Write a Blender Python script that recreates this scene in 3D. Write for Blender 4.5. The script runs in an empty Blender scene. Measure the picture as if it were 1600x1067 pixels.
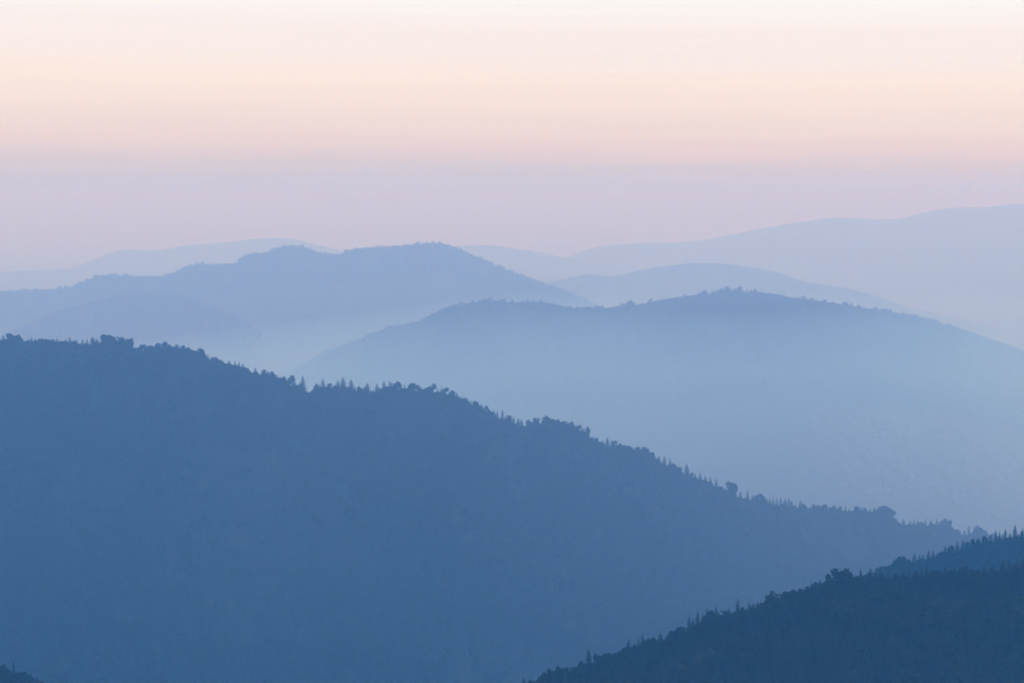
import bpy, bmesh, math, random
import numpy as np
from mathutils import Vector, Euler

random.seed(7)
RNG = np.random.default_rng(11)
scene = bpy.context.scene
COL = scene.collection
R = math.radians

# ------------------------------------------------------------------ camera
CAM_Z = 1000.0
IMG_W, IMG_H, FPX = 1600.0, 1067.0, 3778.0
HORIZON = 305.0
PITCH = math.atan((IMG_H / 2 - HORIZON) / FPX)
cam_data = bpy.data.cameras.new("camera")
cam_data.sensor_width = 36.0
cam_data.lens = FPX / IMG_W * 36.0
cam_data.clip_start = 1.0
cam_data.clip_end = 400000.0
camera = bpy.data.objects.new("camera", cam_data)
camera.location = (0, 0, CAM_Z)
camera.rotation_euler = (math.pi / 2 - PITCH, 0, 0)
COL.objects.link(camera)
scene.camera = camera

# ------------------------------------------------------------------ sky
SUN_ELEV, SUN_AZ = 7.0, 100.0          # degrees; azimuth clockwise from the view direction
world = bpy.data.worlds.new("World")
scene.world = world
world.use_nodes = True
wn, wl = world.node_tree.nodes, world.node_tree.links
bg = wn["Background"]
sky = wn.new("ShaderNodeTexSky")
sky.sky_type = 'NISHITA'
sky.sun_disc = False
sky.sun_elevation = R(SUN_ELEV)
sky.sun_rotation = R(SUN_AZ)
sky.altitude = 900
sky.air_density = 1.0
sky.dust_density = 1.0
sky_k = wn.new("ShaderNodeVectorMath"); sky_k.operation = 'SCALE'
sky_k.inputs["Scale"].default_value = 0.02
wl.new(sky.outputs[0], sky_k.inputs[0])
# high thin veil of dawn cloud: colour depends on the elevation above the horizon only, all the way round
tc = wn.new("ShaderNodeTexCoord")
sep = wn.new("ShaderNodeSeparateXYZ")
wl.new(tc.outputs["Generated"], sep.inputs[0])
# faint streaks in the veil
mp = wn.new("ShaderNodeMapping"); mp.inputs["Scale"].default_value = (3.2, 3.2, 80.0)
wl.new(tc.outputs["Generated"], mp.inputs[0])
nz = wn.new("ShaderNodeTexNoise"); nz.inputs["Scale"].default_value = 1.6
nz.inputs["Detail"].default_value = 4.0
wl.new(mp.outputs[0], nz.inputs["Vector"])
m1 = wn.new("ShaderNodeMath"); m1.operation = 'MULTIPLY_ADD'
m1.inputs[1].default_value = 0.014; m1.inputs[2].default_value = -0.007
wl.new(nz.outputs["Fac"], m1.inputs[0])
tilt = wn.new("ShaderNodeMath"); tilt.operation = 'MULTIPLY_ADD'; tilt.inputs[1].default_value = 0.014
wl.new(sep.outputs["X"], tilt.inputs[0]); wl.new(sep.outputs["Z"], tilt.inputs[2])
m2 = wn.new("ShaderNodeMath"); m2.operation = 'ADD'
wl.new(tilt.outputs[0], m2.inputs[0]); wl.new(m1.outputs[0], m2.inputs[1])
mr = wn.new("ShaderNodeMapRange")
mr.inputs["From Min"].default_value = -0.1; mr.inputs["From Max"].default_value = 1.0
wl.new(m2.outputs[0], mr.inputs["Value"])
ramp = wn.new("ShaderNodeValToRGB")
SKY_RAMP = [(-0.1, (0.53, 0.53, 0.62)), (0.004, (0.55, 0.54, 0.62)), (0.0093, (0.59, 0.56, 0.61)), (0.0146, (0.67, 0.585, 0.62)), (0.0204, (0.76, 0.62, 0.63)),
            (0.0265, (0.79, 0.66, 0.635)), (0.0371, (0.86, 0.72, 0.68)), (0.0476, (0.915, 0.77, 0.71)), (0.0596, (0.89, 0.79, 0.785)), (0.0688, (0.905, 0.81, 0.81)),
            (0.080, (0.915, 0.885, 0.885)), (0.13, (0.98, 0.95, 0.97)), (0.25, (1.04, 0.92, 1.02)), (0.5, (1.02, 0.90, 1.09)), (1.0, (0.96, 0.85, 1.12))]
els = ramp.color_ramp.elements
while len(els) < len(SKY_RAMP):
    els.new(0.5)
for e, (z, c) in zip(els, SKY_RAMP):
    e.position = (z + 0.1) / 1.1
for e, (z, c) in zip(els, SKY_RAMP):
    e.color = (*c, 1.0)
wl.new(mr.outputs[0], ramp.inputs[0])
add = wn.new("ShaderNodeVectorMath"); add.operation = 'ADD'
wl.new(ramp.outputs["Color"], add.inputs[0]); wl.new(sky_k.outputs[0], add.inputs[1])
mp2 = wn.new("ShaderNodeMapping"); mp2.inputs["Scale"].default_value = (2.0, 2.0, 190.0)
wl.new(tc.outputs["Generated"], mp2.inputs[0])
nz2 = wn.new("ShaderNodeTexNoise"); nz2.inputs["Scale"].default_value = 1.5; nz2.inputs["Detail"].default_value = 3.0
wl.new(mp2.outputs[0], nz2.inputs["Vector"])
st = wn.new("ShaderNodeMapRange"); st.inputs["From Min"].default_value = 0.3; st.inputs["From Max"].default_value = 0.7
st.inputs["To Min"].default_value = 0.984; st.inputs["To Max"].default_value = 1.013
wl.new(nz2.outputs["Fac"], st.inputs["Value"])
streak = wn.new("ShaderNodeVectorMath"); streak.operation = 'SCALE'
wl.new(add.outputs[0], streak.inputs[0]); wl.new(st.outputs[0], streak.inputs["Scale"])
wl.new(streak.outputs[0], bg.inputs["Color"])
bg.inputs["Strength"].default_value = 1.0

sun_data = bpy.data.lights.new("sun", 'SUN')
sun_data.energy = 0.6
sun_data.angle = R(15)
sun_data.color = (1.0, 0.9, 0.82)
sun = bpy.data.objects.new("sun", sun_data)
sdir = Vector((math.sin(R(SUN_AZ)) * math.cos(R(SUN_ELEV)), math.cos(R(SUN_AZ)) * math.cos(R(SUN_ELEV)), math.sin(R(SUN_ELEV))))
sun.rotation_euler = (-sdir).to_track_quat('-Z', 'Y').to_euler()
sun.location = (3000, 500, 1800)
COL.objects.link(sun)

vs = scene.view_settings
vs.view_transform = 'Standard'
vs.look = 'None'
vs.exposure = 0.0
vs.gamma = 1.0
vs.use_curve_mapping = False
scene.cycles.use_denoising = True
scene.cycles.max_bounces = 6
scene.cycles.diffuse_bounces = 2
scene.cycles.volume_bounces = 3
scene.cycles.transparent_max_bounces = 16
scene.render.film_transparent = False

# ------------------------------------------------------------------ helpers
def ray(px, py):
    """direction per metre of Y through a pixel of the 1600-wide frame"""
    x = (px - IMG_W / 2) / FPX
    y = -(py - IMG_H / 2) / FPX
    c, s = math.cos(PITCH), math.sin(PITCH)
    dy = c + y * s
    dz = -s + y * c
    return x / dy, dz / dy

def vnoise(x, y, seed=0):
    """value noise, vectorised"""
    xi = np.floor(x).astype(np.int64); yi = np.floor(y).astype(np.int64)
    xf = x - xi; yf = y - yi
    def h(a, b):
        n = (a * 374761393 + b * 668265263 + seed * 974711) & 0x7fffffff
        n = ((n ^ (n >> 13)) * 1274126177) & 0x7fffffff
        return ((n ^ (n >> 16)) & 0xffff) / 65535.0
    u = xf * xf * (3 - 2 * xf); v = yf * yf * (3 - 2 * yf)
    return (h(xi, yi) * (1 - u) + h(xi + 1, yi) * u) * (1 - v) + (h(xi, yi + 1) * (1 - u) + h(xi + 1, yi + 1) * u) * v - 0.5

def fbm(x, y, seed=0, octs=4):
    t = 0; a = 1.0
    for o in range(octs):
        t = t + a * vnoise(x * 2 ** o + 17.3 * o, y * 2 ** o - 9.1 * o, seed + o); a *= 0.5
    return t

def smooth_interp(xs, ys):
    """monotone cubic through the control points, linear beyond"""
    xs = np.array(xs, float); ys = np.array(ys, float)
    h = np.diff(xs); d = np.diff(ys) / h
    m = np.empty_like(ys); m[0] = d[0]; m[-1] = d[-1]
    for i in range(1, len(xs) - 1):
        m[i] = 0 if d[i - 1] * d[i] <= 0 else 2 * d[i - 1] * d[i] / (d[i - 1] + d[i])
        if d[i - 1] * d[i] <= 0: m[i] = 0.25 * (d[i - 1] + d[i])
    def f(x):
        x = np.asarray(x, float)
        i = np.clip(np.searchsorted(xs, x) - 1, 0, len(h) - 1)
        t = (x - xs[i]) / h[i]
        tc = np.clip(t, 0, 1)
        y = ((1 + 2 * tc) * (1 - tc) ** 2 * ys[i] + tc * (1 - tc) ** 2 * h[i] * m[i]
             + tc * tc * (3 - 2 * tc) * ys[i + 1] + tc * tc * (tc - 1) * h[i] * m[i + 1])
        return y + np.where(t < 0, t * h[i] * m[i], 0) + np.where(t > 1, (t - 1) * h[i] * m[i + 1], 0)
    return f

def mesh_object(name, verts, faces, material, parent=None):
    me = bpy.data.meshes.new(name)
    me.from_pydata([tuple(map(float, v)) for v in verts], [], [tuple(f) for f in faces])
    me.update()
    if material: me.materials.append(material)
    o = bpy.data.objects.new(name, me)
    COL.objects.link(o)
    if parent: o.parent = parent
    return o

def grid_object(name, X, Y, Z, material, smooth=True):
    n, m = Z.shape
    co = np.stack([X, Y, Z], -1).reshape(-1, 3)
    idx = np.arange(n * m).reshape(n, m)
    q = np.stack([idx[:-1, :-1], idx[1:, :-1], idx[1:, 1:], idx[:-1, 1:]], -1).reshape(-1, 4)
    me = bpy.data.meshes.new(name)
    me.vertices.add(len(co)); me.vertices.foreach_set("co", co.ravel().astype(np.float32))
    me.loops.add(q.size); me.loops.foreach_set("vertex_index", q.ravel().astype(np.int32))
    me.polygons.add(len(q)); me.polygons.foreach_set("loop_start", (np.arange(len(q)) * 4).astype(np.int32))
    me.update(calc_edges=True)
    me.validate()
    if smooth: me.polygons.foreach_set("use_smooth", np.ones(len(q), bool))
    me.materials.append(material)
    o = bpy.data.objects.new(name, me); COL.objects.link(o)
    return o

# ------------------------------------------------------------------ materials
def base_mat(name, c1, c2, scale, rough=0.9, bump=0.0, bump_scale=1.0, objvar=0.0):
    m = bpy.data.materials.new(name); m.use_nodes = True
    n, l = m.node_tree.nodes, m.node_tree.links
    b = n["Principled BSDF"]
    b.inputs["Roughness"].default_value = rough
    b.inputs["Specular IOR Level"].default_value = 0.15
    geo = n.new("ShaderNodeNewGeometry")
    t = n.new("ShaderNodeTexNoise"); t.inputs["Scale"].default_value = scale
    t.inputs["Detail"].default_value = 5
    l.new(geo.outputs["Position"], t.inputs["Vector"])
    r = n.new("ShaderNodeValToRGB")
    r.color_ramp.elements[0].position = 0.35; r.color_ramp.elements[1].position = 0.68
    r.color_ramp.elements[0].color = (*c1, 1); r.color_ramp.elements[1].color = (*c2, 1)
    l.new(t.outputs["Fac"], r.inputs[0])
    col = r.outputs["Color"]
    if objvar:
        oi = n.new("ShaderNodeObjectInfo")
        mrr = n.new("ShaderNodeMapRange")
        mrr.inputs["To Min"].default_value = 1 - objvar; mrr.inputs["To Max"].default_value = 1 + objvar
        l.new(oi.outputs["Random"], mrr.inputs["Value"])
        mx = n.new("ShaderNodeVectorMath"); mx.operation = 'SCALE'
        l.new(col, mx.inputs[0]); l.new(mrr.outputs[0], mx.inputs["Scale"])
        col = mx.outputs[0]
    l.new(col, b.inputs["Base Color"])
    if bump:
        t2 = n.new("ShaderNodeTexNoise"); t2.inputs["Scale"].default_value = bump_scale
        t2.inputs["Detail"].default_value = 4
        l.new(geo.outputs["Position"], t2.inputs["Vector"])
        bp = n.new("ShaderNodeBump"); bp.inputs["Strength"].default_value = 0.8
        bp.inputs["Distance"].default_value = bump
        l.new(t2.outputs["Fac"], bp.inputs["Height"]); l.new(bp.outputs[0], b.inputs["Normal"])
    return m

MAT_FLOOR = base_mat("forest_floor", (0.005, 0.010, 0.009), (0.009, 0.016, 0.014), 0.03, bump=2.0, bump_scale=0.08)
MAT_FOREST_FAR = base_mat("far_forest", (0.008, 0.013, 0.011), (0.013, 0.019, 0.015), 0.008, bump=4.0, bump_scale=0.045)
MAT_VALLEY = base_mat("valley_meadow", (0.008, 0.013, 0.011), (0.013, 0.019, 0.015), 0.0016, bump=3.0, bump_scale=0.01)
MAT_SPRUCE = base_mat("spruce_needles", (0.0045, 0.013, 0.012), (0.008, 0.020, 0.018), 0.5, objvar=0.25)
MAT_LEAF = base_mat("broadleaf_foliage", (0.006, 0.016, 0.013), (0.010, 0.024, 0.018), 0.4, objvar=0.25)
MAT_BARK = base_mat("bark", (0.012, 0.0125, 0.012), (0.018, 0.018, 0.017), 2.0)

# ------------------------------------------------------------------ ground sheet
FLOOR_Z = 120.0
gx = np.concatenate([np.linspace(-42000, -9000, 18), np.linspace(-8000, 8000, 120), np.linspace(9000, 42000, 18)])
gy = np.concatenate([np.linspace(-3500, 16000, 150), np.linspace(16600, 116000, 80)])
GX, GY = np.meshgrid(gx, gy, indexing='ij')
GZ = FLOOR_Z + 60 * fbm(GX / 2600, GY / 2600, 3) + 18 * fbm(GX / 600, GY / 600, 5)
ground = grid_object("ground", GX, GY, GZ, MAT_VALLEY)
ground["kind"] = "structure"
ground["label"] = "hazy valley floor between the ridges"

# ------------------------------------------------------------------ ridges
class Ridge:
    def __init__(self, name, label, crest, dist, lift, front=0.3, back=0.4, material=None, step=10.0, rows=90,
                 gully=1.0, seed=1, reach=None, rough=0.0):
        """crest: treetop line in frame pixels; dist: [(px, metres)]; lift: pixels from that line down to the soil"""
        fy = smooth_interp([c[0] for c in crest], [c[1] for c in crest])
        fd = smooth_interp([d[0] for d in dist], [d[1] for d in dist])
        px = np.linspace(crest[0][0], crest[-1][0], 1800)
        py = fy(px) + lift
        dd = fd(px)
        rx = np.array([ray(a, b) for a, b in zip(px, py)])
        wx = rx[:, 0] * dd; wz = CAM_Z + rx[:, 1] * dd
        wz = wz + rough * fbm(wx / (rough * 22 + 1), wx * 0 + seed, seed, 5)
        o = np.argsort(wx)
        self.wx, self.wy, self.wz = wx[o], dd[o], wz[o]
        self.fy, self.fd, self.lift = fy, fd, lift
        self.front, self.back, self.seed, self.gully = front, back, seed, gully
        x = np.arange(self.wx[0], self.wx[-1], step)
        L = (self.wz.max() - FLOOR_Z + 120)
        lf, lb = reach or (L / front, L / back)
        t = np.linspace(0, 1, rows) ** 1.5
        v = np.concatenate([-(lf * t)[::-1], (lb * t[1::2])])
        X, V = np.meshgrid(x, v, indexing='ij')
        Yc = np.interp(X, self.wx, self.wy)
        Y = Yc + V
        Z = self.z(X, Y)
        self.obj = grid_object(name, X, Y, Z, material)
        self.obj["kind"] = "structure"
        self.obj["label"] = label
        self.name = name
    def z(self, X, Y):
        X = np.asarray(X, float); Y = np.asarray(Y, float)
        Yc = np.interp(X, self.wx, self.wy); Zc = np.interp(X, self.wx, self.wz)
        v = Y - Yc
        a = np.abs(v)
        k = 14.0
        d = np.sqrt(a * a + k * k) - k                      # rounded crest
        slope = np.where(v < 0, self.front, self.back)
        z = Zc - slope * d
        w = np.clip((a - 20) / 500.0, 0, 1)
        z = z + self.gully * w * (85 * fbm(X / 520, Y / 900, self.seed) + 26 * fbm(X / 140, Y / 200, self.seed + 9))
        return z

MID_C = [(-500, 520), (-200, 528), (0, 532), (40, 534), (90, 534), (140, 538), (180, 538), (215, 546), (260, 546), (300, 550), (330, 563),
         (360, 568), (400, 583), (430, 592), (480, 612), (520, 606), (560, 610), (610, 607), (640, 612), (670, 612), (700, 616),
         (740, 631), (800, 660), (840, 667), (880, 670), (920, 685), (945, 694), (1000, 703), (1050, 731), (1100, 752), (1140, 770),
         (1200, 786), (1260, 793), (1320, 797), (1390, 803), (1405, 818), (1470, 820), (1500, 834), (1550, 838), (1600, 846), (1800, 880), (2100, 930)]
NEAR_C = [(500, 1210), (650, 1140), (760, 1090), (800, 1075), (840, 1060), (880, 1050), (930, 1030), (980, 1015), (1030, 1004), (1080, 980), (1120, 962),
          (1170, 952), (1210, 935), (1260, 922), (1300, 908), (1340, 905), (1400, 903), (1450, 898), (1500, 895), (1550, 893), (1600, 885),
          (1700, 866), (1900, 830), (2200, 800)]
SPUR_C = [(1150, 990), (1280, 930), (1340, 900), (1380, 884), (1420, 877), (1450, 871), (1480, 863), (1520, 851), (1560, 843), (1600, 838), (1700, 815), (1900, 780), (2200, 760)]
CORNER_C = [(-500, 920), (-250, 975), (-100, 1015), (0, 1048), (40, 1058), (70, 1072), (130, 1105), (220, 1170)]
RIGHT_C = [(330, 640), (400, 606), (460, 575), (520, 545), (560, 528), (600, 512), (650, 500), (680, 486), (700, 478), (740, 470), (770, 467), (800, 470), (830, 470), (868, 473),
           (885, 479), (930, 480), (980, 476), (1010, 471), (1040, 465), (1080, 459), (1110, 455), (1140, 453), (1160, 453), (1200, 456), (1240, 463),
           (1290, 470), (1340, 478), (1400, 487), (1440, 495), (1500, 513), (1550, 530), (1600, 547), (1700, 580), (1900, 640)]
LEFT_C = [(-400, 480), (-150, 462), (0, 455), (50, 453), (105, 449), (130, 441), (150, 432), (190, 430), (240, 431), (270, 427), (295, 416), (320, 412), (365, 411), (380, 401),
          (415, 394), (440, 385), (460, 383), (480, 386), (500, 394), (530, 396), (560, 388), (600, 386), (640, 381), (690, 380), (720, 391), (760, 408),
          (800, 425), (830, 435), (855, 444), (890, 457), (930, 476), (1000, 515), (1100, 570)]
HUMP_C = [(-250, 640), (-100, 572), (20, 520), (100, 487), (150, 472), (200, 462), (260, 461), (300, 470), (330, 482), (370, 500), (410, 523), (450, 545), (520, 590), (600, 640)]
BEHIND_C = [(760, 470), (820, 452), (850, 444), (880, 436), (920, 431), (960, 433), (1000, 424), (1050, 416), (1100, 413), (1150, 416), (1220, 428), (1260, 443),
            (1320, 451), (1380, 468), (1430, 484), (1480, 496), (1550, 512), (1640, 535), (1800, 580)]
FARLEFT_C = [(-50, 460), (60, 440), (100, 425), (140, 407), (170, 395), (200, 390), (250, 389), (300, 382), (350, 377), (420, 372), (460, 374), (500, 383), (540, 393), (620, 412), (720, 440)]
LOWLEFT_C = [(-500, 415), (-200, 421), (0, 424), (60, 420), (110, 419), (200, 430), (320, 450)]
FARMID_C = [(560, 420), (640, 398), (700, 386), (740, 383), (780, 384), (820, 390), (870, 400), (920, 407), (1000, 420), (1080, 436), (1200, 460)]
FARRIGHT_C = [(700, 445), (800, 424), (860, 409), (895, 398), (920, 388), (960, 381), (1000, 380), (1060, 378), (1100, 374), (1150, 366), (1200, 354), (1260, 345), (1300, 340),
              (1350, 341), (1400, 342), (1440, 333), (1480, 325), (1540, 322), (1600, 317), (1750, 314), (2000, 330)]
FAINT_C = [(-50, 400), (200, 352), (380, 330), (470, 321), (560, 317), (640, 311), (740, 313), (800, 322), (900, 340), (1050, 362), (1250, 400)]

def const(d): return [(0, d), (1600, d)]
mid = Ridge("middle_ridge", "long dark wooded ridge falling from left to right across the picture", MID_C,
            [(-500, 3300), (0, 3300), (800, 3500), (1600, 4300), (2100, 4800)], 13, 0.30, 0.42, MAT_FLOOR, 9.0, 150, 0.8, 2)
near = Ridge("near_hill", "darkest wooded hillside rising at the lower right corner", NEAR_C, [(500, 1250), (1600, 1340)], 24, 0.34, 0.5, MAT_FLOOR, 6.0, 110, 0.6, 21)
spur = Ridge("near_spur", "dark wooded spur behind the nearest hillside at the right edge", SPUR_C, [(1150, 1900), (1600, 2000)], 20, 0.3, 0.5, MAT_FLOOR, 6.0, 90, 0.6, 31)
corner = Ridge("corner_hill", "tip of a dark wooded hill at the lower left corner", CORNER_C, const(1350), 24, 0.4, 0.6, MAT_FLOOR, 6.0, 70, 0.5, 41)
right = Ridge("valley_ridge", "long pale blue wooded ridge beyond the valley at the right", RIGHT_C, [(330, 8900), (560, 8150), (800, 7800), (1150, 7700), (1600, 8700)], 5.5, 0.25, 0.4, MAT_FOREST_FAR, 16.0, 130, 0.55, 51)
hump = Ridge("low_hump", "faint rounded hill below the double-topped ridge at the left", HUMP_C, const(9600), 2.5, 0.26, 0.4, MAT_FOREST_FAR, 25.0, 80, 1.0, 61)
left = Ridge("double_topped_ridge", "pale blue double-topped wooded ridge at the left", LEFT_C, [(-400, 11200), (600, 10700), (1100, 11300)], 3.6, 0.26, 0.4, MAT_FOREST_FAR, 22.0, 110, 1.0, 71)
behind = Ridge("pale_ridge", "smooth pale ridge just behind the valley ridge at the right", BEHIND_C, const(15000), 2.5, 0.25, 0.4, MAT_FOREST_FAR, 22.0, 80, 1.2, 81, rough=8)
farmid = Ridge("distant_ridge", "very pale low ridge seen between the double-topped ridge and the right slopes", FARMID_C, const(21000), 1, 0.2, 0.4, MAT_FOREST_FAR, 30.0, 60, 1.5, 91, rough=12)
farleft = Ridge("distant_ridge", "very pale ridge rising behind the double-topped ridge at the left", FARLEFT_C, const(21500), 1, 0.2, 0.4, MAT_FOREST_FAR, 30.0, 60, 1.5, 95, rough=12)
lowleft = Ridge("distant_ridge", "faint low ridge at the left edge of the picture", LOWLEFT_C, const(20000), 1, 0.2, 0.4, MAT_FOREST_FAR, 30.0, 50, 1.5, 97, rough=12)
farright = Ridge("distant_mountain", "broad pale lavender mountain climbing to the right edge", FARRIGHT_C, [(700, 23000), (2000, 24000)], 1, 0.2, 0.35, MAT_FOREST_FAR, 32.0, 70, 1.6, 101, rough=14)
faint = Ridge("faint_mountain", "barely visible flat-topped mountain on the left horizon", FAINT_C, const(66000), 0.5, 0.2, 0.3, MAT_FOREST_FAR, 120.0, 50, 2.0, 111)

# ------------------------------------------------------------------ tree prototypes (unit height 1, base at 0)
def bark_trunk(h, r0, r1, limbs=(), sides=6, seed=0):
    rnd = random.Random(seed)
    V, F = [], []
    def tube(p, q, a, b):
        p, q = Vector(p), Vector(q)
        d = (q - p).normalized()
        u = d.orthogonal().normalized(); w = d.cross(u)
        s = len(V)
        for c, r in ((p, a), (q, b)):
            for i in range(sides):
                t = 2 * math.pi * i / sides
                V.append(c + (u * math.cos(t) + w * math.sin(t)) * r)
        for i in range(sides):
            j = (i + 1) % sides
            F.append((s + i, s + j, s + sides + j, s + sides + i))
    tube((0, 0, -0.05), (0, 0, h * 0.5), r0, (r0 + r1) / 2)
    tube((0, 0, h * 0.5), (rnd.uniform(-.01, .01), rnd.uniform(-.01, .01), h), (r0 + r1) / 2, r1)
    for (a, b, c) in limbs:
        tube(a, b, c, c * 0.4)
    return V, F

def spruce_crown(seed, tiers=15, slim=1.0):
    """whorls of drooping branch fans"""
    rnd = random.Random(seed)
    V, F = [], []
    w0 = 0.17 * slim
    z0 = rnd.uniform(0.07, 0.14)
    for k in range(tiers):
        f = k / (tiers - 1)
        z = z0 + (0.965 - z0) * f ** 0.92
        r = w0 * (1 - f) ** 0.72 + 0.010
        r *= rnd.uniform(0.82, 1.15)
        n = 9 if f < 0.7 else 6
        ph = rnd.uniform(0, 6.28)
        s = len(V)
        ox, oy = rnd.uniform(-.004, .004), rnd.uniform(-.004, .004)
        V.append((ox, oy, z + 0.055 * (1 - 0.5 * f) + (0.03 if k == tiers - 1 else 0)))
        for i in range(n * 2):
            t = ph + math.pi * i / n
            if i % 2 == 0:
                rr = r * rnd.uniform(0.75, 1.22); dz = -0.030 * rnd.uniform(0.6, 1.5) * (1 - 0.4 * f)
            else:
                rr = r * rnd.uniform(0.55, 0.75); dz = 0.008
            V.append((ox + math.cos(t) * rr, oy + math.sin(t) * rr, z + dz))
        for i in range(n * 2):
            F.append((s, s + 1 + i, s + 1 + (i + 1) % (n * 2)))
    return V, F

def leaf_crown(seed, wide=0.5, base=0.14, lobes=11, per=27):
    """many small leaf clumps spread through several lobes of one crown"""
    rnd = random.Random(seed)
    V, F = [], []
    L = [(0, 0, 0.74, 0.21), (0, 0, 0.5, 0.26), (rnd.uniform(-.04, .04), rnd.uniform(-.04, .04), 0.33, 0.2)]
    for i in range(lobes):
        t = 2.4 * i + rnd.uniform(-.4, .4)
        zz = base + 0.1 + (0.86 - base - 0.1) * ((i * 0.618 + 0.3) % 1.0)
        rr = wide * 0.66 * math.sqrt(max(0.05, 1 - ((zz - 0.46) / 0.56) ** 2)) * rnd.uniform(0.6, 1.0)
        L.append((math.cos(t) * rr, math.sin(t) * rr, zz, rnd.uniform(0.11, 0.17)))
    for (cx, cy, cz, cr) in L:
        for j in range(per):
            d = Vector((rnd.gauss(0, 1), rnd.gauss(0, 1), rnd.gauss(0, 1))).normalized()
            q = cr * rnd.uniform(0.35, 1.05)
            p = Vector((cx, cy, cz)) + Vector((d.x * q * wide * 1.9, d.y * q * wide * 1.9, d.z * q * 0.95))
            e = Euler((rnd.uniform(0, 6.3), rnd.uniform(0, 6.3), rnd.uniform(0, 6.3))).to_matrix()
            s = len(V); sz = rnd.uniform(0.035, 0.07)
            n = 5
            V.append(p + (e @ Vector((0, 0, sz * 0.45))))
            for i in range(n):
                t = 2 * math.pi * i / n
                rr = sz * rnd.uniform(0.6, 1.25)
                V.append(p + e @ Vector((math.cos(t) * rr, math.sin(t) * rr, rnd.uniform(-.3, .3) * sz)))
            for i in range(n): F.append((s, s + 1 + i, s + 1 + (i + 1) % n))
    top = max(v.z for v in V)
    V = [Vector((v.x, v.y, v.z / top)) for v in V]
    return V, F

def make_mesh(name, VF, mat):
    V, F = VF
    me = bpy.data.meshes.new(name)
    me.from_pydata([tuple(v) for v in V], [], F); me.update(); me.materials.append(mat)
    return me

PROTO = {'s': [], 'n': [], 'r': [], 'o': []}
for i in range(5):
    PROTO['s'].append((make_mesh("spruce_trunk", bark_trunk(0.93, 0.016, 0.003, seed=i), MAT_BARK), make_mesh("spruce_crown", spruce_crown(100 + i, 15 + i % 3, 1.0), MAT_SPRUCE)))
for i in range(4):
    PROTO['n'].append((make_mesh("spruce_trunk", bark_trunk(0.93, 0.013, 0.003, seed=i), MAT_BARK), make_mesh("spruce_crown", spruce_crown(150 + i, 17, 0.62), MAT_SPRUCE)))
def limbs(seed, w):
    rnd = random.Random(seed); out = []
    for i in range(6):
        t = i * 1.1 + rnd.uniform(-.3, .3); z = rnd.uniform(0.28, 0.5); q = w * rnd.uniform(0.3, 0.45)
        out.append(((0, 0, z), (math.cos(t) * q, math.sin(t) * q, z + rnd.uniform(0.14, 0.28)), 0.011))
    return out
for i in range(6):
    w = (0.40, 0.46, 0.52, 0.44, 0.56, 0.38)[i]
    PROTO['r'].append((make_mesh("broadleaf_trunk", bark_trunk(0.62, 0.022, 0.010, limbs(i, w), seed=i), MAT_BARK), make_mesh("broadleaf_crown", leaf_crown(200 + i, w, 0.14, 11), MAT_LEAF)))

def mesh_half_width(me):
    return max(math.hypot(v.co.x, v.co.y) for v in me.vertices)
HALF = {k: [mesh_half_width(c) * 0.86 for (_, c) in v] for k, v in PROTO.items()}

KINDS = {'s': ("spruce_tree", "spruce"), 'n': ("spruce_tree", "spruce"), 'r': ("broadleaf_tree", "broadleaf tree")}

CROWD = {}
def plant(ridge, px, top, kind, width, label, group, setback=0.0):
    """one tree on a ridge crest: stands on the soil, height so that it reaches its real top"""
    d = float(ridge.fd(px)) - setback
    rx, rz = ray(px, top)
    X = rx * d
    yc = float(np.interp(X, ridge.wx, ridge.wy))
    Y = yc - setback
    X = rx * Y
    zb = float(ridge.z(X, Y)) - 0.4
    zt = CAM_Z + rz * Y
    h = max(zt - zb, 5.0)
    i = random.randrange(len(PROTO[kind]))
    tr, cr = PROTO[kind][i]
    vis = max(float(ridge.fy(px)) - top, 4.0)
    frac = vis / (vis + ridge.lift)                          # part of the tree that stands above the woods
    hw = width * Y / FPX / 2 * (1.05 / frac ** 0.8 if kind != 'r' else 1.5)
    sx = hw / HALF[kind][i]
    sx = min(max(sx, {'s': 1.15, 'n': 1.2, 'r': 0.7}[kind] * h), 2.2 * h)
    name, cat = KINDS[kind]
    e = bpy.data.objects.new(name, None)
    e.empty_display_size = 2
    e.location = (X, Y, zb)
    e.rotation_euler = (0, 0, random.uniform(0, 6.28))
    e.scale = (sx, sx, h)
    COL.objects.link(e)
    e["label"] = label; e["category"] = cat; e["group"] = group
    for q in range(4 if kind == 'r' else 3):                 # lower trees of the woods crowd round its foot
        off = random.uniform(-0.75, 0.75) * width * Y / FPX
        hh = (ridge.lift + vis * (random.uniform(-0.1, 0.6) if kind == 'r' else random.uniform(-0.2, 0.45))) * Y / FPX
        CROWD.setdefault(ridge.name, []).append((X + off, Y + random.uniform(-3, 3), hh, hh * random.uniform(1.1, 1.5), kind == 'r' or random.random() < 0.5))
    for nm, me in (("trunk", tr), ("crown", cr)):
        o = bpy.data.objects.new(nm, me); o.parent = e; COL.objects.link(o)
    return e

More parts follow.
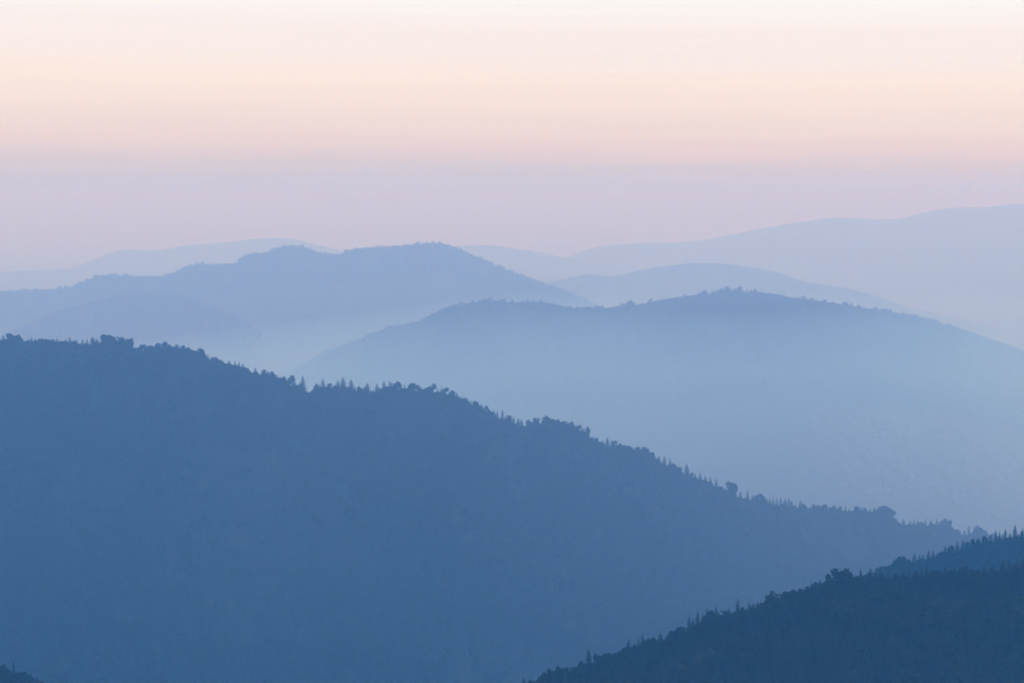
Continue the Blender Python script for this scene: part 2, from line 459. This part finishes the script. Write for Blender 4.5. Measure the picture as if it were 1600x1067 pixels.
MID_T = """5 523 s 8;13 519.5 r 10;22 521.5 r 13;30 522 r 9;20 524.5 r 20;44 528.5 s 8;49 526.5 s 8;55 527.5 s 7;62 528 r 10;68 528.5 r 10;74 529 r 9;80 530 r 9;
89 527 s 8;96 531 s 7;103 528.5 s 7;109 525.5 s 8;115 531 r 7;120 530 n 5;129 529.5 s 8;136 528.5 s 7;149 526.5 r 12;163 521.5 r 18;178 522.5 r 20;194 525.5 r 14;202 528 r 11;204 533 r 12;
212 541.5 s 7;219 541 r 8;226 537 r 14;236 538.5 r 9;244 535 r 12;256 533 r 13;262 537 r 9;269 540.5 r 9;281 537.5 r 14;288 539 r 9;296 541.5 r 10;308 543.5 r 10;314 543.5 r 9;317.5 545 r 8;
325 553 n 6;331 557 r 8;339 557 r 12;347 561 r 9;358 561.5 s 9;367 562.5 n 5;373.5 564 n 6;379 567 s 7;383 571 n 5;388 573.5 s 6;399 573.5 s 9;
410 575.5 s 8;417 576.5 r 11;422 579 r 8;431 582.5 r 10;437 587 s 7;446 587 r 9;454 586 r 12;460 590 s 10;473 586.5 s 17;466 598 r 9;491 601 s 8;497 598 r 9;504.5 591 s 14;516 598 r 9;523 601 r 9;
528 593 s 12;536 588 s 18;548.5 591.5 s 15;560 602.5 r 9;567 603 r 10;574 597.5 s 14;589 598 s 11;600 594 s 11;609 594 s 9;617 594.5 r 14;625 599 r 9;632 599 n 7;638 602 s 7;644 597 r 14;
653.5 600 r 12;673 599 r 16;666 605 r 9;684 606 n 6;690 604 s 9;695 605 r 10;705 608.5 r 10;713 612 s 8;721 618.5 s 7;729 620.5 r 9;736 625 n 5;742 625.5 r 9;752 630 s 8;757 633 r 8;764 637.5 r 8;
772 640 s 7;777 641 n 6;785 638 s 9;791 647 r 7;797 648.5 r 8;802 650 s 8;810 652 s 8;815 653 s 7;829 655 r 11;840 651.5 r 12;850 648.5 r 16;862 653.5 r 11;873 654.5 r 14;884 656.5 r 12;
895 658 r 13;906 663 r 13;914 665 r 11;918 675 r 9;926 682 r 8;933 683 r 8;942 686 n 6;949 681.5 s 10;956 686 s 7;962 687.5 r 9;970 691.5 r 9;978 694.5 r 9;987 696 r 10;997 697 r 10;
1004 697.5 r 9;1012 700 r 9;1018 705 r 8;1029 710.5 s 8;1038 711 s 9;1047 714 s 9;1053 723 r 8;1060 728 r 8;1073 724 s 13;1080 737 r 7;1086 738 s 7;1094 737 s 9;1102 741 s 7;1110 743 s 7;1119 745 s 8;
1128 760 r 7;1141 751 r 17;1157 766.5 n 6;1168 763.5 n 7;1176 771 s 7;1183 772.5 r 8;1190 770 r 9;1197 776 r 7;1203 777 n 6;1208 776 n 6;1214 777 s 7;1220 775 s 7;1227 777 s 8;1233 775.5 s 8;
1237 780 n 7;1243 786 n 5;1251 781 s 9;1258 786 r 8;1267 788 n 5;1273 787 r 7;1281 788 r 11;1290 787 r 14;1300 789 r 10;1304 786 n 5;1312 790 r 9;1321 789 n 5;1327 793 s 6;1335 793 n 6;
1343 789.5 r 13;1353 792.5 r 8;1360 793 n 6;1366 791.5 s 7;1377 789 r 16;1387 792 r 15;1394 797 r 9;1403 814 r 7;1412 809.5 s 8;1422 813 s 7;1428 810 n 5;1434 812.5 s 7;1440 814 r 7;
1446 809 n 5;1455 811 s 7;1464 809.5 s 8;1471 811.5 r 8;1476 810 r 12;1484 811 r 11;1494 826 r 7;1500 829 r 8;1507 826.5 s 7;1514 819 s 8;1524 820 r 16;1533 825 r 11;1541 828 r 11;1552 832 r 9;1563 834 r 9"""
NEAR_T = """818 1056 s 8;830 1060 r 9;843 1052 r 9;852 1049 r 9;862 1043 r 11;870 1039 r 10;880 1041 r 10;890 1041 r 9;900 1040 r 9;910 1031 r 9;920 1011 s 13;935 1020 r 11;945 1018 r 11;955 1020 r 9;965 1016 r 9;
975 1010 r 9;982 998 s 12;990 1005 r 9;998 996 s 9;1004 988 s 10;1011 998 r 8;1018 995 r 10;1025 994 r 9;1032 985 s 12;1040 993 r 9;1051 984 r 10;1060 978 r 10;1067 977 r 9;1077 960 s 10;1083 964 s 8;
1090 953 s 10;1098 957 n 7;1105 947 s 9;1112 952 r 8;1119 947 s 12;1130 952 r 9;1139 949 s 8;1146 955 r 8;1153 933 s 11;1162 947 r 8;1171 938 s 9;1177 940 s 8;1184 938 s 9;1190 940 s 8;1199 933 s 10;
1204 927 r 9;1211 921 r 9;1222 922 r 9;1229 922 r 8;1238 920 r 10;1248 919 r 9;1253 917 s 8;1262 914 r 9;1268 909 s 9;1275 908 r 8;1281 904 s 12;1290 906 r 10;1300 895 r 15;1312 887 r 20;1323 886 r 19;1330 891 r 14;
1337 899 r 9;1345 886 s 9;1352 894 r 8;1360 889 s 8;1368 892 s 8;1378 893 r 9;1388 892 s 8;1398 895 r 9;1410 894 r 9;1420 890 s 8;1432 891 r 9;1440 888 s 8;1448 882 s 11;1455 890 r 8;1461 888 s 8;1469 889 r 8;
1477 883 s 11;1485 888 r 8;1492 884 s 10;1502 884 r 10;1511 881 s 11;1519 887 r 8;1526 888 s 7;1538 883 s 10;1546 885 s 9;1555 886 r 10;1567 873 s 13;1577 873 s 11;1584 880 r 8;1590 873 s 11;1599 870 s 10"""
SPUR_T = """1360 886 s 7;1373 886 n 6;1382 882 s 9;1389 884 s 7;1397 880 r 8;1405 868 r 13;1414 867 r 10;1421 873 r 8;1429 863 s 10;1437 866 n 6;1442 866 s 8;1451 859 s 9;1458 858.5 s 8;1465 862 s 7;1471 860 r 8;1477 850.5 s 9;1482 852 s 7;
1487 851 r 9;1496 845 s 10;1505 842 s 10;1513 845 r 9;1521 840 r 9;1530 840 r 9;1540 836 r 10;1548 832 s 9;1556 827 s 9;1562 829 s 8;1571 825 s 10;1578 830 s 8;1586 818 s 13;1592 830 r 8;1598 824 s 11"""
CORNER_T = """3 1037 r 11;12 1042 r 9;21 1032 n 7;28 1048 r 8;35 1048 r 12;45 1052 r 10;57 1056 s 8;66 1063 r 8"""
RIGHT_T = """972 473 r 6;983 469 r 10;1100 453 r 6;1117 452 s 5;1128 449.5 r 6;1137 447 r 8;1147 448 s 6;1155 447 r 6;1270 464 s 5;1331 471 s 5"""

UNIQUE = {
    ('M', 473): "tall broad spruce standing left of the deepest notch in the middle ridge treeline",
    ('M', 504.5): "pointed spruce just right of the deepest notch in the middle ridge treeline",
    ('M', 536): "tallest pointed spruce right of the notch, left one of a close pair",
    ('M', 548.5): "pointed spruce, right one of the close pair beside the tallest spruce",
    ('M', 574): "lone pointed spruce between the close pair and the slim isolated spruce",
    ('M', 589): "slim spruce with gaps on both sides on the middle ridge",
    ('M', 673): "round tree after a gap where the middle ridge begins to descend",
    ('M', 163): "left half of the big domed crown on the left part of the middle ridge",
    ('M', 178): "right half of the big domed crown on the left part of the middle ridge",
    ('M', 256): "highest round tree just right of the big domed crowns",
    ('M', 20): "broad round tree in the leftmost clump of the middle ridge",
    ('M', 785): "pointed spruce sticking up alone halfway down the middle ridge descent",
    ('M', 850): "highest round tree of the long rounded clump on the middle ridge",
    ('M', 1073): "isolated oval spruce standing above the descending middle ridge",
    ('M', 1141): "isolated wide round tree on the lower descent of the middle ridge",
    ('M', 1168): "slim pointed tree just right of the isolated wide round tree",
    ('M', 1377): "wide round tree at the step near the right end of middle ridge",
    ('M', 1524): "last wide round tree where the middle ridge meets the dark spur",
    ('N', 920): "spruce rising from the lower slope of the nearest hill",
    ('N', 982): "pointed spruce halfway along the lower slope of the nearest hill",
    ('N', 1153): "tall slim spruce standing out on the crest of the nearest hill",
    ('N', 1312): "left half of the big round crown on the nearest hill",
    ('N', 1323): "right half of the big round crown on the nearest hill",
    ('N', 1345): "pointed spruce just right of the big round crown, nearest hill",
    ('S', 1586): "tallest pointed spruce on the spur at the right edge",
    ('S', 1405): "wide flat-topped tree at the left end of the spur",
    ('C', 21): "slim pointed spruce on the hill in the lower left corner",
    ('R', 983): "small tree standing proud in the saddle of the valley ridge",
    ('R', 1137): "highest tree on the summit of the valley ridge",
}
ANCHOR = {                                                     # short names for the trees that others are counted from
    ('M', 20): "broad tree of the leftmost clump", ('M', 109): "tallest spruce in the low left row", ('M', 163): "big domed crown on the middle ridge",
    ('M', 178): "big domed crown on the middle ridge", ('M', 256): "highest tree past the domed crown", ('M', 317.5): "round tree above the first steep step",
    ('M', 399): "spruce midway down the steps", ('M', 473): "broad spruce left of the deepest notch", ('M', 504.5): "spruce right of the deepest notch",
    ('M', 536): "tallest spruce right of the notch", ('M', 548.5): "close pair of spruces past the notch", ('M', 574): "lone spruce past the close pair", ('M', 589): "slim isolated spruce, middle ridge",
    ('M', 644): "round tree before the gap, middle ridge", ('M', 673): "round tree after the gap, middle ridge", ('M', 721): "small spruce where the descent steepens", ('M', 785): "lone spruce halfway down the descent", ('M', 850): "highest tree of the rounded clump",
    ('M', 949): "spruce tuft past the rounded clump", ('M', 1029): "first spruce of the little trio", ('M', 1073): "isolated oval spruce", ('M', 1141): "isolated wide round tree", ('M', 1168): "slim tree past the wide round tree",
    ('M', 1251): "pointed spruce before the level shelf", ('M', 1290): "round tree on the level shelf", ('M', 1377): "wide round tree at the step", ('M', 1464): "spruce left of the last step", ('M', 1524): "last wide round tree before the spur",
    ('N', 870): "lowest round clump of the nearest hill", ('N', 920): "spruce on the lower near slope", ('N', 982): "pointed spruce halfway up the near slope", ('N', 1032): "bushy spruce in the near slope dip", ('N', 1090): "taller spruce where the near slope steepens",
    ('N', 1153): "tall slim spruce, nearest hill", ('N', 1199): "pointed spruce at the small near step", ('N', 1253): "small spruce on the smooth near slope", ('N', 1312): "big round crown, nearest hill", ('N', 1323): "big round crown, nearest hill", ('N', 1345): "spruce past the big round crown",
    ('N', 1448): "pointed spruce below the spur", ('N', 1511): "middle spruce of the darkest crest", ('N', 1567): "tall dark spruce near the right edge",
    ('S', 1405): "flat-topped tree on the spur", ('S', 1477): "spruce at the step of the spur", ('S', 1530): "round tree high on the spur", ('S', 1586): "tallest spruce on the spur",
    ('C', 21): "slim spruce in the lower left corner", ('R', 983): "tree in the valley ridge saddle", ('R', 1137): "highest tree on the valley ridge",
}
for k, v in ANCHOR.items():
    if k not in UNIQUE: UNIQUE[k] = v + {'M': ", on the middle ridge" if "middle ridge" not in v else " crest", 'N': ", lower right" if "near" in v else ", lower right", 'S': ", right edge", 'C': "", 'R': ""}[k[0]]
ORD = ["", "first", "second", "third", "fourth", "fifth", "sixth", "seventh", "eighth", "ninth", "tenth", "eleventh", "twelfth"]
GROUPN = {'M': "trees along the middle ridge crest", 'N': "trees along the nearest hill crest", 'S': "trees along the dark spur", 'C': "trees in the lower left corner", 'R': "trees on the valley ridge crest"}
def plant_all(code, ridge, text):
    rows = []
    for it in text.replace("\n", "").split(";"):
        px, top, kind, w = it.split()
        rows.append((float(px), float(top), kind, float(w)))
    rows.sort()
    keys = [(code, int(r[0]) if r[0] == int(r[0]) else r[0]) for r in rows]
    marks = [i for i, k in enumerate(keys) if k in ANCHOR]
    for i, (px, top, kind, w) in enumerate(rows):
        if keys[i] in UNIQUE: lab = UNIQUE[keys[i]]
        else:
            a = min(marks, key=lambda m: (abs(m - i), m))
            side = "right" if i > a else "left"
            look = {'s': "small dark spruce", 'n': "thin spire-like spruce", 'r': "small round-crowned tree"}[kind]
            lab = "%s, %s tree %s of the %s" % (look, ORD[abs(i - a)], side, ANCHOR[keys[a]])
        plant(ridge, px, top, kind, w, lab, GROUPN[code], setback=random.uniform(0, 9) * float(ridge.fd(px)) / 3500)
plant_all('M', mid, MID_T)
plant_all('N', near, NEAR_T)
plant_all('S', spur, SPUR_T)
plant_all('C', corner, CORNER_T)
plant_all('R', right, RIGHT_T)

# ------------------------------------------------------------------ the woods that nobody could count: geometry-node instances on points
TREE_COLLECTION = bpy.data.collections.new("woods_source")     # not linked to the scene: only instanced
def joined(name, pair):
    (tr, cr) = pair
    bm = bmesh.new(); bm.from_mesh(tr); n = len(bm.faces)
    bm.from_mesh(cr)
    bm.faces.ensure_lookup_table()
    me = bpy.data.meshes.new(name); 
    for i, f in enumerate(bm.faces): f.material_index = 0 if i < n else 1
    bm.to_mesh(me); bm.free()
    me.materials.append(tr.materials[0]); me.materials.append(cr.materials[0])
    o = bpy.data.objects.new(name, me); TREE_COLLECTION.objects.link(o)
    return o
for i in range(4): joined("a_spruce", PROTO['s'][i])
for i in range(5): joined("b_broadleaf", PROTO['r'][i])
N_SRC = 9

def woods(name, label, pts, hs, ws, idx):
    pts = np.asarray(pts, np.float32); n = len(pts)
    me = bpy.data.meshes.new(name)
    me.vertices.add(n); me.vertices.foreach_set("co", pts.ravel())
    a = me.attributes.new("tree_scale", 'FLOAT_VECTOR', 'POINT')
    a.data.foreach_set("vector", np.stack([ws, ws, hs], -1).astype(np.float32).ravel())
    b = me.attributes.new("tree_index", 'INT', 'POINT'); b.data.foreach_set("value", idx.astype(np.int32))
    c = me.attributes.new("tree_turn", 'FLOAT_VECTOR', 'POINT')
    rot = np.zeros((n, 3), np.float32); rot[:, 2] = RNG.uniform(0, 6.28, n)
    c.data.foreach_set("vector", rot.ravel())
    me.update()
    o = bpy.data.objects.new(name, me); COL.objects.link(o)
    ng = bpy.data.node_groups.new(name, 'GeometryNodeTree')
    ng.interface.new_socket("Geometry", in_out='INPUT', socket_type='NodeSocketGeometry')
    ng.interface.new_socket("Geometry", in_out='OUTPUT', socket_type='NodeSocketGeometry')
    N, L = ng.nodes, ng.links
    gi = N.new("NodeGroupInput"); go = N.new("NodeGroupOutput")
    ci = N.new("GeometryNodeCollectionInfo"); ci.inputs["Collection"].default_value = TREE_COLLECTION
    ci.inputs["Separate Children"].default_value = True; ci.inputs["Reset Children"].default_value = True
    ip = N.new("GeometryNodeInstanceOnPoints"); ip.inputs["Pick Instance"].default_value = True
    def attr(nm, t):
        x = N.new("GeometryNodeInputNamedAttribute"); x.data_type = t; x.inputs["Name"].default_value = nm
        return x.outputs["Attribute"]
    e2r = N.new("FunctionNodeEulerToRotation")
    L.new(attr("tree_turn", 'FLOAT_VECTOR'), e2r.inputs[0])
    L.new(gi.outputs[0], ip.inputs["Points"]); L.new(ci.outputs[0], ip.inputs["Instance"])
    L.new(attr("tree_index", 'INT'), ip.inputs["Instance Index"])
    L.new(e2r.outputs[0], ip.inputs["Rotation"]); L.new(attr("tree_scale", 'FLOAT_VECTOR'), ip.inputs["Scale"])
    L.new(ip.outputs[0], go.inputs[0])
    md = o.modifiers.new("woods", 'NODES'); md.node_group = ng
    o["kind"] = "stuff"; o["label"] = label
    return o

def fill(ridge, name, label, area, depth_front, depth_back, h_lo, h_hi, px_lo, px_hi, spruce=0.5, seed=0, crest_row=True, cap=None, row=None):
    """trees over the soil of a ridge between two picture columns, crest to depth_front metres below"""
    rg = np.random.default_rng(seed)
    P = []
    d = float(ridge.fd((px_lo + px_hi) / 2))
    x0 = float((px_lo - 800) / FPX * ridge.fd(px_lo)); x1 = float((px_hi - 800) / FPX * ridge.fd(px_hi))
    n = int((x1 - x0) * (depth_front + depth_back) / area)
    nc = int((x1 - x0) * 22 / 16) if crest_row else 0         # a close hedge of trees along the very crest
    X = rg.uniform(x0, x1, n + nc); V = np.concatenate([rg.uniform(-depth_front, depth_back, n), rg.uniform(-16, 6, nc)])
    n += nc
    Y = np.interp(X, ridge.wx, ridge.wy) + V
    Z = ridge.z(X, Y)
    patch = fbm(X / 90, Y / 90, seed + 3, 3)                  # stands of taller and lower trees
    h = rg.uniform(h_lo, h_hi, n) * (1 + 0.35 * patch)
    is_s = (rg.uniform(0, 1, n) < np.clip(spruce + 1.4 * fbm(X / 160, Y / 160, seed + 8, 3), 0.05, 0.95))
    # drop trees whose feet are buried in another slope far below the picture
    Zt = CAM_Z + (-(1067 + 60 - HORIZON) / FPX) * Y
    keep = (Z > Zt) & (Z > FLOOR_Z - 20)
    X, Y, Z, h, is_s, V = X[keep], Y[keep], Z[keep], h[keep], is_s[keep], V[keep]
    if row is not None:                                        # far crests: a low hedge with single taller trees
        h = np.where(V > -30, np.where(rg.uniform(0, 1, len(h)) < 0.05, rg.uniform(row * 1.3, row * 2.0, len(h)), rg.uniform(0.6, 1.0, len(h)) * row), h)
    if cap is not None:                                        # the crest row stays lower than the single trees on it
        lim = cap * rg.uniform(0.7, 1.15, len(h))
        near_crest = V > -35
        h = np.where(near_crest, np.minimum(h, lim), h)
    X, Y, Z, h, is_s = map(list, (X, Y, Z, h, is_s))
    for (cx, cy, ch, cw, broad) in CROWD.get(ridge.name, []):
        X.append(cx); Y.append(cy); Z.append(float(ridge.z(cx, cy))); h.append(ch); is_s.append(not broad)
    X, Y, Z, h, is_s = map(np.array, (X, Y, Z, h, is_s))
    n = len(X)
    idx = np.where(is_s, rg.integers(0, 4, n), 4 + rg.integers(0, 5, n))
    w = np.where(is_s, h * rg.uniform(0.95, 1.4, n), h * rg.uniform(0.95, 1.35, n))
    print(name, n)
    return woods(name, label, np.stack([X, Y, Z - 0.5], -1), h, w, idx)

fill(mid, "woods", "dense dark woods covering the middle ridge", 52, 1150, 40, 11, 19, -150, 1720, 0.5, 5, cap=12.5)
fill(near, "woods", "dense dark woods covering the nearest hill", 30, 330, 30, 9, 15, 760, 1700, 0.55, 6, cap=9.0)
fill(spur, "woods", "dense dark woods covering the spur behind the nearest hill", 36, 330, 30, 9, 15, 1250, 1700, 0.6, 7, cap=10.0)
fill(corner, "woods", "dense dark woods on the lower left corner hill", 32, 150, 30, 8, 13, -250, 150, 0.5, 8, cap=9.5)
fill(right, "woods", "pale hazy woods over the upper valley ridge", 95, 1000, 60, 8, 20, 380, 1750, 0.45, 9, row=10)
fill(left, "woods", "pale hazy woods along the double-topped ridge crest", 130, 420, 60, 9, 22, -200, 980, 0.5, 10, row=11)
fill(hump, "woods", "pale hazy woods along the faint rounded hill", 160, 300, 60, 9, 18, -50, 520, 0.5, 12)
fill(behind, "woods", "pale hazy woods along the smooth pale ridge", 190, 300, 60, 9, 18, 780, 1700, 0.5, 13)

# ------------------------------------------------------------------ air
def air_box(name, label, x0, x1, y0, y1, z0, z1, color, density, aniso, lean=0.0):
    V = [(x0, y0, z0), (x1, y0, z0), (x1, y1, z0), (x0, y1, z0), (x0 + lean, y0, z1), (x1, y0, z1), (x1, y1, z1), (x0 + lean, y1, z1)]
    F = [(3, 2, 1, 0), (4, 5, 6, 7), (0, 1, 5, 4), (1, 2, 6, 5), (2, 3, 7, 6), (3, 0, 4, 7)]
    m = bpy.data.materials.new(name); m.use_nodes = True
    n, l = m.node_tree.nodes, m.node_tree.links
    n.remove(n["Principled BSDF"])
    pv = n.new("ShaderNodeVolumePrincipled")
    pv.inputs["Color"].default_value = (*color, 1)
    pv.inputs["Absorption Color"].default_value = (1, 1, 1, 1)
    pv.inputs["Density"].default_value = density
    pv.inputs["Anisotropy"].default_value = aniso
    l.new(pv.outputs[0], n["Material Output"].inputs["Volume"])
    o = mesh_object(name, V, F, m)
    o["kind"] = "stuff"; o["label"] = label
    return o

air_box("haze", "blue dawn haze filling the air between the ridges", -45000, 45000, -4000, 120000, FLOOR_Z - 120, CAM_Z + 55,
        (0.105, 0.455, 1.0), 2.0e-4, 0.0)
air_box("mist", "pale mist lying between the nearest hill and the far ridges", -40000, 40000, 2200, 117000, FLOOR_Z - 100, CAM_Z + 25,
        (1.0, 0.66, 0.64), 5.0e-5, 0.0)
air_box("valley_mist", "low pale mist lying in the valley below the right ridge", -4900, 9000, 4900, 9000, FLOOR_Z - 90, CAM_Z - 358,
        (0.23, 0.60, 1.0), 4.4e-4, 0.0, lean=4900)
